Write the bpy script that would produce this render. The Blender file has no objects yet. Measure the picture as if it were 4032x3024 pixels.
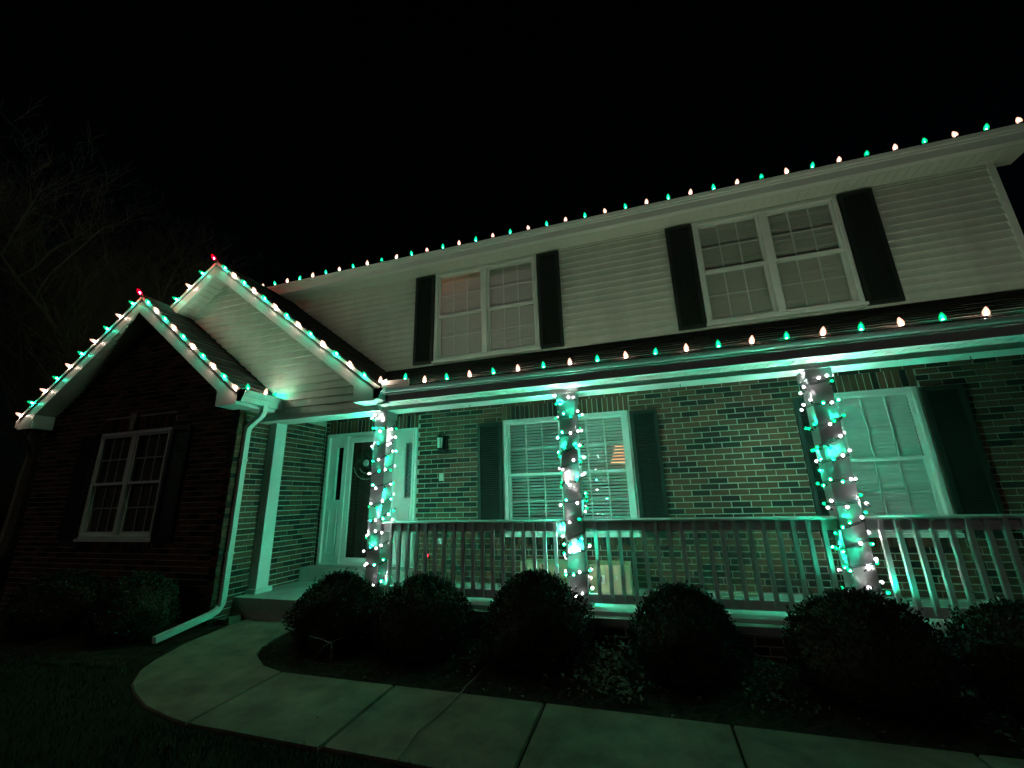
import bpy, math, random
from mathutils import Vector, Matrix
random.seed(7)
C = bpy.context.scene.collection
SC = bpy.context.scene
R = math.radians

# ------------------------------------------------------------------ camera
cam_d = bpy.data.cameras.new('camera')
cam = bpy.data.objects.new('camera', cam_d); C.objects.link(cam)
cam_d.sensor_width = 36.0
cam_d.lens = 36.0 * 1626.67 / 4032.0
cam_d.clip_start = 0.05; cam_d.clip_end = 600
_r = Vector((0.95323266, 0.3011694, -0.02538658))
_u = Vector((0.10413173, -0.2484098, 0.96304162))
_b = Vector((0.28373239, -0.92064627, -0.26815363))
cam.matrix_world = Matrix(((_r.x, _u.x, _b.x, 0), (_r.y, _u.y, _b.y, 0), (_r.z, _u.z, _b.z, 0), (0, 0, 0, 1)))
SC.camera = cam

# ------------------------------------------------------------------ night sky, faint street glow, exposure
SUN_EL, SUN_AZ = R(24), R(200)          # a distant street lamp's glow from behind the camera
world = bpy.data.worlds.new('World'); SC.world = world; world.use_nodes = True
wn = world.node_tree.nodes; wl = world.node_tree.links
bg = wn['Background']
sky = wn.new('ShaderNodeTexSky'); sky.sky_type = 'NISHITA'; sky.sun_disc = False
sky.sun_elevation = SUN_EL; sky.sun_rotation = SUN_AZ
wl.new(sky.outputs['Color'], bg.inputs['Color']); bg.inputs['Strength'].default_value = 0.00022
sun_d = bpy.data.lights.new('sun', 'SUN'); sun_d.energy = 0.045; sun_d.angle = R(25); sun_d.color = (1.0, 0.96, 0.88)
sun = bpy.data.objects.new('sun', sun_d); C.objects.link(sun)
_sd = Vector((math.sin(SUN_AZ) * math.cos(SUN_EL), math.cos(SUN_AZ) * math.cos(SUN_EL), math.sin(SUN_EL)))
sun.rotation_euler = _sd.to_track_quat('Z', 'Y').to_euler()
SC.view_settings.view_transform = 'Standard'
SC.view_settings.look = 'None'
SC.view_settings.exposure = 0.0
SC.view_settings.gamma = 1.0
SC.view_settings.use_curve_mapping = False
SC.cycles.use_denoising = True
SC.cycles.max_bounces = 8
SC.cycles.transparent_max_bounces = 16
SC.cycles.caustics_reflective = False
SC.cycles.caustics_refractive = False
SC.cycles.sample_clamp_indirect = 3.0

# ------------------------------------------------------------------ materials
def mat(name, col, rough=0.6, var=0.0, scale=8.0, bump=0.0, bscale=60.0, spec=0.3, metal=0.0, col2=None, stretch=None):
    m = bpy.data.materials.new(name); m.use_nodes = True
    n = m.node_tree.nodes; l = m.node_tree.links; p = n['Principled BSDF']
    p.inputs['Roughness'].default_value = rough; p.inputs['Metallic'].default_value = metal
    p.inputs['Specular IOR Level'].default_value = spec
    c = (*col, 1)
    if var > 0 or col2:
        tc = n.new('ShaderNodeTexCoord'); nz = n.new('ShaderNodeTexNoise'); nz.inputs['Scale'].default_value = scale
        nz.inputs['Detail'].default_value = 6; nz.inputs['Roughness'].default_value = 0.65
        if stretch:
            mp = n.new('ShaderNodeMapping'); mp.inputs['Scale'].default_value = stretch
            l.new(tc.outputs['Object'], mp.inputs['Vector']); l.new(mp.outputs['Vector'], nz.inputs['Vector'])
        else:
            l.new(tc.outputs['Object'], nz.inputs['Vector'])
        rp = n.new('ShaderNodeValToRGB'); rp.color_ramp.elements[0].position = 0.32; rp.color_ramp.elements[1].position = 0.68
        a = col2 if col2 else tuple(x * (1 - var) for x in col)
        b = col if col2 else tuple(min(1, x * (1 + var)) for x in col)
        rp.color_ramp.elements[0].color = (*a, 1); rp.color_ramp.elements[1].color = (*b, 1)
        l.new(nz.outputs['Fac'], rp.inputs['Fac']); l.new(rp.outputs['Color'], p.inputs['Base Color'])
    else:
        p.inputs['Base Color'].default_value = c
    if bump > 0:
        tc = n.new('ShaderNodeTexCoord'); nb = n.new('ShaderNodeTexNoise'); nb.inputs['Scale'].default_value = bscale
        nb.inputs['Detail'].default_value = 4
        l.new(tc.outputs['Object'], nb.inputs['Vector'])
        bm = n.new('ShaderNodeBump'); bm.inputs['Strength'].default_value = bump; bm.inputs['Distance'].default_value = 0.01
        l.new(nb.outputs['Fac'], bm.inputs['Height']); l.new(bm.outputs['Normal'], p.inputs['Normal'])
    return m

def mat_random(name, ramp, rough=0.85, bump=0.3, bscale=90, spec=0.2, translucent=0.0):
    """colour picked per piece (object or mesh island)"""
    m = bpy.data.materials.new(name); m.use_nodes = True
    n = m.node_tree.nodes; l = m.node_tree.links; p = n['Principled BSDF']
    p.inputs['Roughness'].default_value = rough; p.inputs['Specular IOR Level'].default_value = spec
    oi = n.new('ShaderNodeObjectInfo'); ge = n.new('ShaderNodeNewGeometry')
    ad = n.new('ShaderNodeMath'); ad.operation = 'ADD'; fr = n.new('ShaderNodeMath'); fr.operation = 'FRACT'
    l.new(oi.outputs['Random'], ad.inputs[0]); l.new(ge.outputs['Random Per Island'], ad.inputs[1]); l.new(ad.outputs[0], fr.inputs[0])
    rp = n.new('ShaderNodeValToRGB'); rp.color_ramp.interpolation = 'LINEAR'
    while len(rp.color_ramp.elements) < len(ramp): rp.color_ramp.elements.new(0.5)
    for e, (pos, col) in zip(rp.color_ramp.elements, ramp): e.position = pos; e.color = (*col, 1)
    l.new(fr.outputs[0], rp.inputs['Fac'])
    tc = n.new('ShaderNodeTexCoord'); nz = n.new('ShaderNodeTexNoise'); nz.inputs['Scale'].default_value = bscale
    nz.inputs['Detail'].default_value = 5; l.new(tc.outputs['Object'], nz.inputs['Vector'])
    mx = n.new('ShaderNodeMix'); mx.data_type = 'RGBA'; mx.blend_type = 'MULTIPLY'; mx.inputs['Factor'].default_value = 0.55
    rg = n.new('ShaderNodeValToRGB'); rg.color_ramp.elements[0].position = 0.3; rg.color_ramp.elements[1].position = 0.7
    rg.color_ramp.elements[0].color = (.5, .5, .5, 1)
    l.new(nz.outputs['Fac'], rg.inputs['Fac'])
    l.new(rp.outputs['Color'], mx.inputs['A']); l.new(rg.outputs['Color'], mx.inputs['B']); l.new(mx.outputs['Result'], p.inputs['Base Color'])
    if bump > 0:
        bm = n.new('ShaderNodeBump'); bm.inputs['Strength'].default_value = bump; bm.inputs['Distance'].default_value = 0.004
        l.new(nz.outputs['Fac'], bm.inputs['Height']); l.new(bm.outputs['Normal'], p.inputs['Normal'])
    return m

def mat_emit(name, col, strength):
    m = bpy.data.materials.new(name); m.use_nodes = True
    n = m.node_tree.nodes; l = m.node_tree.links
    n.remove(n['Principled BSDF']); e = n.new('ShaderNodeEmission')
    e.inputs['Color'].default_value = (*col, 1); e.inputs['Strength'].default_value = strength
    l.new(e.outputs['Emission'], n['Material Output'].inputs['Surface']); return m

def mat_shell(name, tint, glow, gs):
    """tinted clear plastic shell of a lamp, glowing a little all over"""
    m = bpy.data.materials.new(name); m.use_nodes = True
    n = m.node_tree.nodes; l = m.node_tree.links
    n.remove(n['Principled BSDF'])
    t = n.new('ShaderNodeBsdfTransparent'); t.inputs['Color'].default_value = (*tint, 1)
    e = n.new('ShaderNodeEmission'); e.inputs['Color'].default_value = (*glow, 1); e.inputs['Strength'].default_value = gs
    a = n.new('ShaderNodeAddShader'); l.new(t.outputs[0], a.inputs[0]); l.new(e.outputs[0], a.inputs[1])
    l.new(a.outputs[0], n['Material Output'].inputs['Surface']); return m

def mat_glass(name, tint=(.9, .93, .92), rough=0.0):
    m = bpy.data.materials.new(name); m.use_nodes = True
    n = m.node_tree.nodes; l = m.node_tree.links
    n.remove(n['Principled BSDF'])
    t = n.new('ShaderNodeBsdfTransparent'); t.inputs['Color'].default_value = (*tint, 1)
    g = n.new('ShaderNodeBsdfGlossy'); g.inputs['Roughness'].default_value = rough
    fr = n.new('ShaderNodeFresnel')      # the same reflectance from either face of the thin pane
    ge = n.new('ShaderNodeNewGeometry'); mr = n.new('ShaderNodeMapRange')
    mr.inputs['To Min'].default_value = 1.52; mr.inputs['To Max'].default_value = 1 / 1.52
    l.new(ge.outputs['Backfacing'], mr.inputs['Value']); l.new(mr.outputs[0], fr.inputs['IOR'])
    mx = n.new('ShaderNodeMixShader'); l.new(fr.outputs[0], mx.inputs[0]); l.new(t.outputs[0], mx.inputs[1]); l.new(g.outputs[0], mx.inputs[2])
    l.new(mx.outputs[0], n['Material Output'].inputs['Surface']); return m

def mat_blind(name, col, tr):
    m = bpy.data.materials.new(name); m.use_nodes = True
    n = m.node_tree.nodes; l = m.node_tree.links
    p = n['Principled BSDF']; p.inputs['Base Color'].default_value = (*col, 1); p.inputs['Roughness'].default_value = .5
    p.inputs['Specular IOR Level'].default_value = .25
    t = n.new('ShaderNodeBsdfTranslucent'); t.inputs['Color'].default_value = (*col, 1)
    mx = n.new('ShaderNodeMixShader'); mx.inputs[0].default_value = tr
    l.new(p.outputs[0], mx.inputs[1]); l.new(t.outputs[0], mx.inputs[2]); l.new(mx.outputs[0], n['Material Output'].inputs['Surface'])
    return m

M = {}
M['trim'] = mat('white_paint', (.74, .74, .71), .42, var=.06, scale=5, bump=.06, bscale=35)
M['post'] = mat('shaded_post_paint', (.42, .42, .41), .5, var=.07, scale=6, bump=.08, bscale=40)  # white post paint darkened; shade between the lights is put into the colour
M['gutter'] = mat('white_aluminium', (.72, .72, .69), .34, var=.08, scale=3, stretch=(.4, 3, 3), bump=.03, bscale=12)
M['siding'] = mat('vinyl_siding', (.58, .58, .53), .5, var=.11, scale=2.2, stretch=(1.6, 1.6, .5), bump=.12, bscale=30)
M['soffit'] = mat('vinyl_soffit', (.66, .66, .60), .5, var=.05, scale=4)
M['mortar'] = mat('mortar', (.47, .44, .39), .95, var=.18, scale=14, bump=.5, bscale=120, spec=.1)
M['brick'] = mat_random('brick', [(0, (.018, .016, .016)), (.26, (.028, .020, .017)), (.40, (.115, .055, .036)), (.75, (.155, .068, .042)), (1, (.085, .048, .033))])
M['shutter'] = mat('black_shutter', (.016, .020, .018), .5, var=.2, scale=6)
M['roof'] = mat_random('shingle', [(0, (.022, .021, .020)), (.5, (.038, .035, .032)), (1, (.05, .046, .042))], rough=.95, bump=.5, bscale=160, spec=.1)
M['roofbase'] = mat('roof_deck', (.02, .019, .018), .95)
M['concrete'] = mat('concrete', (.20, .158, .122), .9, var=.34, scale=3.5, bump=.35, bscale=170, spec=.15)
M['floor'] = mat('porch_concrete', (.36, .37, .34), .75, var=.14, scale=3, bump=.15, bscale=90, spec=.2)
M['glass'] = mat_glass('window_glass', (.97, .98, .975))
M['darkglass'] = mat_glass('storm_glass', (.35, .35, .35))
M['blind_open'] = mat_blind('blind_slat', (.86, .87, .84), .10)
M['blind'] = mat_blind('blind_closed', (.52, .50, .45), .16)
M['room'] = mat('room_paint', (.16, .14, .12), .9)
M['door'] = mat('dark_door', (.045, .030, .026), .35, var=.15, scale=4, stretch=(6, 1, .6))
M['rail'] = mat('railing_paint', (.66, .65, .65), .5, var=.1, scale=8, stretch=(1, 1, 1))
M['leaf'] = mat_random('boxwood_leaf', [(0, (.009, .013, .007)), (.5, (.019, .028, .013)), (1, (.034, .046, .021))], rough=.5, bump=0, spec=.4)
M['twig'] = mat('stem', (.06, .045, .03), .9)
M['bark'] = mat('bark', (.30, .27, .21), .9, var=.3, scale=10, bump=.5, bscale=30)
M['mulch'] = mat('mulch', (.030, .022, .016), .95, var=.45, scale=30, bump=.9, bscale=70, spec=.1)
M['lawn'] = mat('lawn_soil', (.014, .016, .009), .95, var=.4, scale=12, bump=.7, bscale=60, spec=.1)
M['grass'] = mat_random('grass_blade', [(0, (.010, .014, .006)), (.5, (.018, .024, .010)), (1, (.034, .032, .015))], rough=.6, bump=0)
M['litter'] = mat_random('dry_leaf', [(0, (.06, .045, .03)), (.5, (.15, .12, .085)), (1, (.27, .24, .19))], rough=.7, bump=0)
M['wire'] = mat('green_wire', (.012, .028, .018), .5)
M['socket'] = mat('dark_socket', (.010, .022, .014), .45)
M['card'] = mat('cardboard', (.40, .32, .20), .85, var=.1, scale=5)
M['paper'] = mat('paper', (.62, .60, .55), .8)
M['ink'] = mat('ink', (.02, .02, .02), .7)
M['cord'] = mat('cord', (.26, .21, .16), .5)
M['metal'] = mat('dark_metal', (.03, .03, .028), .4, metal=.6)
M['lead'] = mat('lead_came', (.45, .45, .45), .3, metal=.9)
M['wreath'] = mat_random('wreath_leaf', [(0, (.015, .028, .014)), (.6, (.03, .055, .028)), (1, (.06, .085, .05))], rough=.6, bump=0)
M['ribbon'] = mat('ribbon', (.45, .46, .42), .6)
M['wplate'] = mat('plastic_plate', (.60, .60, .57), .4)

G_T = (.015, .92, .50); W_T = (1.0, .74, .58); WC_T = (1.0, .94, .98); R_T = (1.0, .015, .035)
M['g_shell'] = mat_shell('green_lamp_shell', G_T, (.0, .80, .32), .55)
M['w_shell'] = mat_shell('warm_lamp_shell', W_T, (1.0, .58, .46), .95)
M['r_shell'] = mat_shell('red_lamp_shell', R_T, (1.0, .0, .03), .8)
M['gm_shell'] = mat_shell('green_mini_shell', G_T, (.0, .85, .30), .95)
M['wm_shell'] = mat_shell('white_mini_shell', WC_T, (1.0, .93, .95), 1.3)
K9, KM = 750.0, 14000.0
M['core'] = mat_emit('lamp_core', (1, 1, 1), K9 * .80)
M['core_g'] = mat_emit('lamp_core_green', (1, 1, 1), K9 * .80)
M['core_r'] = mat_emit('lamp_core_red', (1, 1, 1), K9 * 2.0)
M['glow'] = mat_emit('lamp_inner_glow', (1, 1, 1), 3.2)
M['eave_w'] = mat_emit('eave_lamp_core', (1, 1, 1), K9 * 2.4)
M['eave_g'] = mat_emit('eave_lamp_core_green', (1, 1, 1), K9 * 1.5)
M['core_gm'] = mat_emit('mini_core_green', (1, 1, 1), KM)
M['core_wm'] = mat_emit('mini_core_white', (1, 1, 1), KM * .30)

# ------------------------------------------------------------------ mesh helper
class MB:
    def __init__(s): s.v = []; s.f = []; s.m = []
    def add(s, vs, fs, mi=0):
        o = len(s.v); s.v += [tuple(p) for p in vs]
        for f in fs: s.f.append([i + o for i in f]); s.m.append(mi)
        return s
    def box(s, x0, x1, y0, y1, z0, z1, mi=0):
        vs = [(x, y, z) for z in (z0, z1) for y in (y0, y1) for x in (x0, x1)]
        return s.add(vs, [(0, 2, 3, 1), (4, 5, 7, 6), (0, 1, 5, 4), (2, 6, 7, 3), (0, 4, 6, 2), (1, 3, 7, 5)], mi)
    def prism(s, pts, a0, a1, axis='y', mi=0):
        """polygon extruded along an axis; pts are (x,z) for y, (y,z) for x, (x,y) for z"""
        n = len(pts)
        def mk(p, a):
            return (p[0], a, p[1]) if axis == 'y' else ((a, p[0], p[1]) if axis == 'x' else (p[0], p[1], a))
        vs = [mk(p, a0) for p in pts] + [mk(p, a1) for p in pts]
        fs = [tuple(range(n - 1, -1, -1)), tuple(range(n, 2 * n))] + [(i, (i + 1) % n, n + (i + 1) % n, n + i) for i in range(n)]
        return s.add(vs, fs, mi)
    def tube(s, path, r, n=6, cap=True, mi=0):
        path = [Vector(p) for p in path]; k = len(path)
        rs = r if isinstance(r, (list, tuple)) else [r] * k
        vs = []; up = None
        for i, p in enumerate(path):
            d = (path[min(i + 1, k - 1)] - path[max(i - 1, 0)])
            if d.length < 1e-9: d = Vector((0, 0, 1))
            d.normalize()
            if up is None: up = d.orthogonal().normalized()
            up = (up - d * up.dot(d))
            if up.length < 1e-6: up = d.orthogonal()
            up.normalize(); w = d.cross(up)
            for j in range(n):
                a = 2 * math.pi * j / n; vs.append(p + (up * math.cos(a) + w * math.sin(a)) * rs[i])
        fs = [(i * n + j, i * n + (j + 1) % n, (i + 1) * n + (j + 1) % n, (i + 1) * n + j) for i in range(k - 1) for j in range(n)]
        if cap: fs += [tuple(range(n - 1, -1, -1)), tuple(range((k - 1) * n, k * n))]
        return s.add(vs, fs, mi)
    def lathe(s, prof, n=10, mi=0, o=(0, 0, 0)):
        vs = []
        for r, z in prof:
            for j in range(n):
                a = 2 * math.pi * j / n; vs.append((o[0] + r * math.cos(a), o[1] + r * math.sin(a), o[2] + z))
        k = len(prof)
        fs = [(i * n + j, i * n + (j + 1) % n, (i + 1) * n + (j + 1) % n, (i + 1) * n + j) for i in range(k - 1) for j in range(n)]
        fs += [tuple(range(n - 1, -1, -1)), tuple(range((k - 1) * n, k * n))]
        return s.add(vs, fs, mi)
    def ring(s, x0, x1, z0, z1, y0, y1, w, wt=None, wb=None):
        wt = w if wt is None else wt; wb = w if wb is None else wb
        s.box(x0, x0 + w, y0, y1, z0, z1); s.box(x1 - w, x1, y0, y1, z0, z1)
        s.box(x0 + w, x1 - w, y0, y1, z1 - wt, z1); s.box(x0 + w, x1 - w, y0, y1, z0, z0 + wb); return s
    def mesh(s, name, mats, smooth=False):
        me = bpy.data.meshes.new(name); me.from_pydata(s.v, [], s.f); me.update()
        mats = mats if isinstance(mats, (list, tuple)) else [mats]
        for m in mats: me.materials.append(m)
        if len(mats) > 1: me.polygons.foreach_set('material_index', s.m)
        if smooth: me.polygons.foreach_set('use_smooth', [True] * len(me.polygons))
        return me
    def build(s, name, mats, parent=None, smooth=False):
        return link(name, s.mesh(name, mats, smooth), parent)

def link(name, data, parent=None, loc=None, rot=None, scale=None):
    o = bpy.data.objects.new(name, data); C.objects.link(o)
    if parent is not None: o.parent = parent
    if loc is not None: o.location = loc
    if rot is not None: o.rotation_euler = rot
    if scale is not None: o.scale = scale
    return o

def tag(o, label=None, cat=None, group=None, kind=None):
    if label: o['label'] = label
    if cat: o['category'] = cat
    if group: o['group'] = group
    if kind: o['kind'] = kind
    return o

def empty(name, loc=(0, 0, 0)):
    o = bpy.data.objects.new(name, None); C.objects.link(o); o.location = loc; return o

# ------------------------------------------------------------------ layout (metres, camera at the origin)
W = 5.47            # main front wall
XS = -4.87          # side wall of the brick wing
XR = 4.22           # right corner
FL = -1.05          # porch floor
Y1W, Y1F = 3.92, 3.67       # brick gable: wall, rake
Y2W, Y2F = 4.26, 4.02       # entry gable: siding, rake
P1X, P1Z, P1B = -6.823, 2.973, 2.780   # apex: dark line, underside of fascia
P2X, P2Z, P2B = -5.930, 3.568, 3.397
SL = 0.757
def gz(y): return -1.27 - .04 * (4.3 - min(y, 4.3)) if y > 0 else -1.442
BW = 0.0677; BL = 0.2032; MJ = 0.010

# ------------------------------------------------------------------ ground
mb = MB()
ys = [-40, -15, -6, -3, -1, 0, 1, 2, 3, 4.3, 7, 12, 20, 40, 80, 150]
xs = [-150, -60, -30, -15, -9, -6, -3, 0, 3, 6, 9, 15, 30, 60, 150]
vs = [(x, y, gz(y) - .018) for y in ys for x in xs]; nx = len(xs)
mb.add(vs, [(j * nx + i, j * nx + i + 1, (j + 1) * nx + i + 1, (j + 1) * nx + i) for j in range(len(ys) - 1) for i in range(nx - 1)])
tag(mb.build('ground', M['lawn']), 'dark lawn ground around the house', None, None, 'structure')

# mulch bed between the walk and the porch, lumpy
def sheet(name, poly_fn, x0, x1, y0, y1, st, dz, amp, m):
    mb = MB(); rng = random.Random(3); idx = {}
    nx_ = int((x1 - x0) / st); ny_ = int((y1 - y0) / st)
    for j in range(ny_ + 1):
        for i in range(nx_ + 1):
            x = x0 + i * st; y = y0 + j * st
            idx[i, j] = len(mb.v); mb.v.append((x, y, gz(y) + dz + rng.uniform(-amp, amp)))
    for j in range(ny_):
        for i in range(nx_):
            if poly_fn(x0 + (i + .5) * st, y0 + (j + .5) * st):
                mb.f.append([idx[i, j], idx[i + 1, j], idx[i + 1, j + 1], idx[i, j + 1]]); mb.m.append(0)
    return mb.build(name, m)
WY0, WY1 = 2.365, 3.138
inner = [(-3.005, 3.138), (-3.26, 3.20), (-3.55, 3.39), (-3.66, 3.54), (-3.72, 3.73), (-3.74, 3.95), (-3.74, 4.30)]
outer = [(-4.62, 4.30), (-4.62, 3.95), (-4.555, 3.45), (-4.415, 3.11), (-4.29, 2.90), (-4.06, 2.70), (-3.845, 2.59), (-3.54, 2.475), (-3.20, 2.405), (-3.005, 2.38)]
def in_bed(x, y):
    if y < WY1: return False
    if x > -3.0: return True
    for (xa, ya), (xb, yb) in zip(inner[:-1], inner[1:]):
        if ya <= y <= yb: return x > xa + (xb - xa) * (y - ya) / max(1e-6, yb - ya)
    return x > -3.74
def in_bed2(x, y):
    return x < -4.66 - max(0, (3.4 - y)) * -.25 and y > 2.75 + .12 * abs(x + 6)
bed = sheet('mulch_bed', in_bed, -3.8, 4.6, 3.1, 4.3, .045, -.012, .014, M['mulch']); tag(bed, 'dark mulch bed along the porch', None, None, 'structure')
bed2 = sheet('mulch_bed', in_bed2, -9.4, -4.6, 2.7, 3.92, .06, -.012, .016, M['mulch']); tag(bed2, 'dark mulch bed under the brick gable', None, None, 'structure')

# ------------------------------------------------------------------ walkway of separate slabs
walk = empty('walkway'); tag(walk, 'pale curved concrete walkway to the porch step', None, None, 'structure')
def slab(poly):
    """polygon (x,y) as a slab following the fall of the ground, edges eased"""
    n = len(poly); cx = sum(p[0] for p in poly) / n; cy = sum(p[1] for p in poly) / n
    def ins(p, d):
        v = Vector((cx - p[0], cy - p[1])); v.normalize(); return (p[0] + v.x * d, p[1] + v.y * d)
    rings = [[(p[0], p[1], gz(p[1]) - .10) for p in poly], [(p[0], p[1], gz(p[1]) - .012) for p in poly],
             [(*ins(p, .010), gz(ins(p, .01)[1])) for p in poly]]
    mb = MB(); vs = sum(rings, []); fs = []
    for k in range(2):
        fs += [(k * n + i, k * n + (i + 1) % n, (k + 1) * n + (i + 1) % n, (k + 1) * n + i) for i in range(n)]
    fs.append(tuple(2 * n + i for i in range(n)))
    mb.add(vs, fs); return mb.build('slab', M['concrete'], walk)
slab([(-3.012, 3.138)] + inner[1:] + outer[:-1] + [(-3.012, 2.378)])
jx = [-3.005, -1.945, -.795, .337, 1.47, 2.60, 3.75]
for a, b in zip(jx[:-1], jx[1:]): slab([(a + .007, WY0 + .012), (b - .007, WY0), (b - .007, WY1), (a + .007, WY1)])

# ------------------------------------------------------------------ the house
house = empty('house', (0, 0, 0))
tag(house, 'two storey brick and siding house with green lit front porch and two gables', 'house')

def holes_box(mb, x0, x1, z0, z1, y0, y1, holes):
    xs = sorted({x0, x1, *[min(max(h[k], x0), x1) for h in holes for k in (0, 1)]})
    zs = sorted({z0, z1, *[min(max(h[k], z0), z1) for h in holes for k in (2, 3)]})
    for a, b in zip(xs[:-1], xs[1:]):
        for c_, d in zip(zs[:-1], zs[1:]):
            mx, mz = (a + b) / 2, (c_ + d) / 2
            if any(h[0] < mx < h[1] and h[2] < mz < h[3] for h in holes): continue
            mb.box(a, b, y0, y1, c_, d)

# ---- openings
DOOR = (-4.80, -3.18, -.87, 1.07)
WM = (-1.82, -.14, -.45, 1.07)
WR = (2.09, 2.90, -.45, 1.065)
WG = (-7.46, -6.02, -.38, 1.06)
UL = (-2.94, -1.245, 2.07, 3.60)
UR = (.969, 2.66, 2.09, 3.60)

# ---- lower brick wall of the porch
wall = MB(); holes_box(wall, XS, XR, -1.5, 1.42, W + .007, W + .11, [DOOR, WM, WR])
wall_o = wall.build('wall', M['mortar'], house)
bricks = []      # (cx, z0, length, height, plane)  plane: ('y',Y) or ('x',X)
rng = random.Random(11)
def lay(a0, a1, z0, z1, plane, holes, clip=None, phase=0):
    k = 0; z = z0
    while z + BW * .6 < z1:
        off = (k % 2) * BL / 2 + phase
        spans = [(a0, a1)]
        for h in holes:
            if h[2] < z + BW * .5 < h[3]:
                ns = []
                for s0, s1 in spans:
                    if h[0] > s0: ns.append((s0, min(s1, h[0])))
                    if h[1] < s1: ns.append((max(s0, h[1]), s1))
                spans = [t for t in ns if t[1] - t[0] > .02]
        i0 = math.floor((a0 - off) / BL)
        for i in range(i0, math.ceil((a1 - off) / BL) + 1):
            p = off + i * BL
            for s0, s1 in spans:
                q0 = max(p, s0); q1 = min(p + BL, s1)
                if q1 - q0 > .035 and (clip is None or clip((q0 + q1) / 2, z + BW / 2)):
                    bricks.append(((q0 + q1) / 2, z + BW / 2, q1 - q0 - MJ, BW - MJ, plane))
        z += BW; k += 1
def soldier(a0, a1, z0, h, plane):
    n = round((a1 - a0) / BW); w = (a1 - a0) / n
    for i in range(n): bricks.append((a0 + (i + .5) * w, z0 + h / 2, w - MJ, h - MJ, plane))
ZB = FL + .012
SH = .203
PY = ('y', W)
reg = [(DOOR[0], DOOR[1], -1.2, 1.07 + SH), (WM[0] - .03, WM[1] + .03, WM[2] - .125, 1.07 + SH), (WR[0] - .03, WR[1] + .03, WR[2] - .125, 1.07 + SH)]
lay(XS, XR, ZB, 1.40, PY, reg)
soldier(DOOR[0], DOOR[1], 1.07, SH, PY); soldier(WM[0] - .03, WM[1] + .03, 1.07, SH, PY); soldier(WR[0] - .03, WR[1] + .03, 1.07, SH, PY)
soldier(WM[0] - .03, WM[1] + .03, WM[2] - .125, .10, ('y', W - .022)); soldier(WR[0] - .03, WR[1] + .03, WR[2] - .125, .10, ('y', W - .022))
# ---- side wall and front wall of the brick wing, foundation under the porch
sw = MB(); sw.box(XS - .11, XS - .007, Y1W + .007, W + .05, -1.5, 1.30); sw_o = sw.build('wall', M['mortar'], house)
lay(Y1W, W, -1.36, 1.22, ('x', XS), [], phase=.03)
gw = MB(); holes_box(gw, -8.78, XS - .007, -1.5, 1.30, Y1W + .007, Y1W + .10, [WG])
gw.prism([(-8.78, 1.30), (XS - .007, 1.30), (P1X, P1B)], Y1W + .007, Y1W + .10, 'y'); gw_o = gw.build('wall', M['mortar'], house)
KEY = (P1X - .10, P1X + .06)
lay(-8.78, XS, -1.36, 2.75, ('y', Y1W), [(WG[0], WG[1], WG[2] - .11, WG[3] + SH)], clip=lambda x, z: z < P1B + .05 - SL * abs(x - P1X))
soldier(WG[0], -6.88, 1.06, SH, ('y', Y1W)); soldier(-6.78, WG[1], 1.06, SH, ('y', Y1W))
soldier(WG[0], WG[1], WG[2] - .11, .10, ('y', Y1W - .02))
MB().prism([(-6.87, 1.075), (-6.79, 1.075), (-6.765, 1.31), (-6.895, 1.31)], Y1W - .025, Y1W + .02).build('keystone', mat('keystone_stone', (.34, .33, .28), .8, var=.1), gw_o)
fw = MB(); fw.box(XS - .05, XR, 4.21, 4.28, -1.5, -1.115); fw_o = fw.build('foundation', M['mortar'], house)
lay(-3.72, XR, -1.40, -1.115, ('y', 4.203), [])
owner = {('y', W): wall_o, ('y', W - .022): wall_o, ('x', XS): sw_o, ('y', Y1W): gw_o, ('y', Y1W - .02): gw_o, ('y', 4.203): fw_o}
# 300 largest-looking bricks are objects, the rest one mesh for each wall
def show(b):
    cx, cz, L, H, pl = b
    if pl == PY:
        if FL + .25 < cz < 1.05 and (.24 < cx < 1.72): return 0
        if cz > 0 and cz < 1.05 and (-3.15 < cx < -2.2): return 1
        if cz > -.9 and -3.1 < cx < -2.1: return 2
        if FL < cz < FL + .25 and .24 < cx < 1.72: return 3
    return 9
bricks.sort(key=lambda b: (show(b), abs(b[0])))
me_b = MB().box(-.5, .5, 0, .03, -.5, .5).mesh('brick', M['brick'])
rest = {}
for k, (cx, cz, L, H, pl) in enumerate(bricks):
    d = rng.uniform(-.0022, .0022); L2 = L + rng.uniform(-.003, .002); H2 = H + rng.uniform(-.0016, .0012); cz += rng.uniform(-.001, .001)
    if k < 300 and pl[0] == 'y':
        link('brick', me_b, owner[pl], (cx, pl[1] + d, cz), (0, rng.uniform(-.006, .006), 0), (L2, 1, H2))
    else:
        mb = rest.setdefault(pl, MB())
        if pl[0] == 'y': mb.box(cx - L2 / 2, cx + L2 / 2, pl[1] + d, pl[1] + .03, cz - H2 / 2, cz + H2 / 2)
        else: mb.box(pl[1] - .03, pl[1] + d, cx - L2 / 2, cx + L2 / 2, cz - H2 / 2, cz + H2 / 2)
for pl, mb in rest.items(): tag(mb.build('brick_courses', M['brick'], owner[pl]), kind='stuff')

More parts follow.
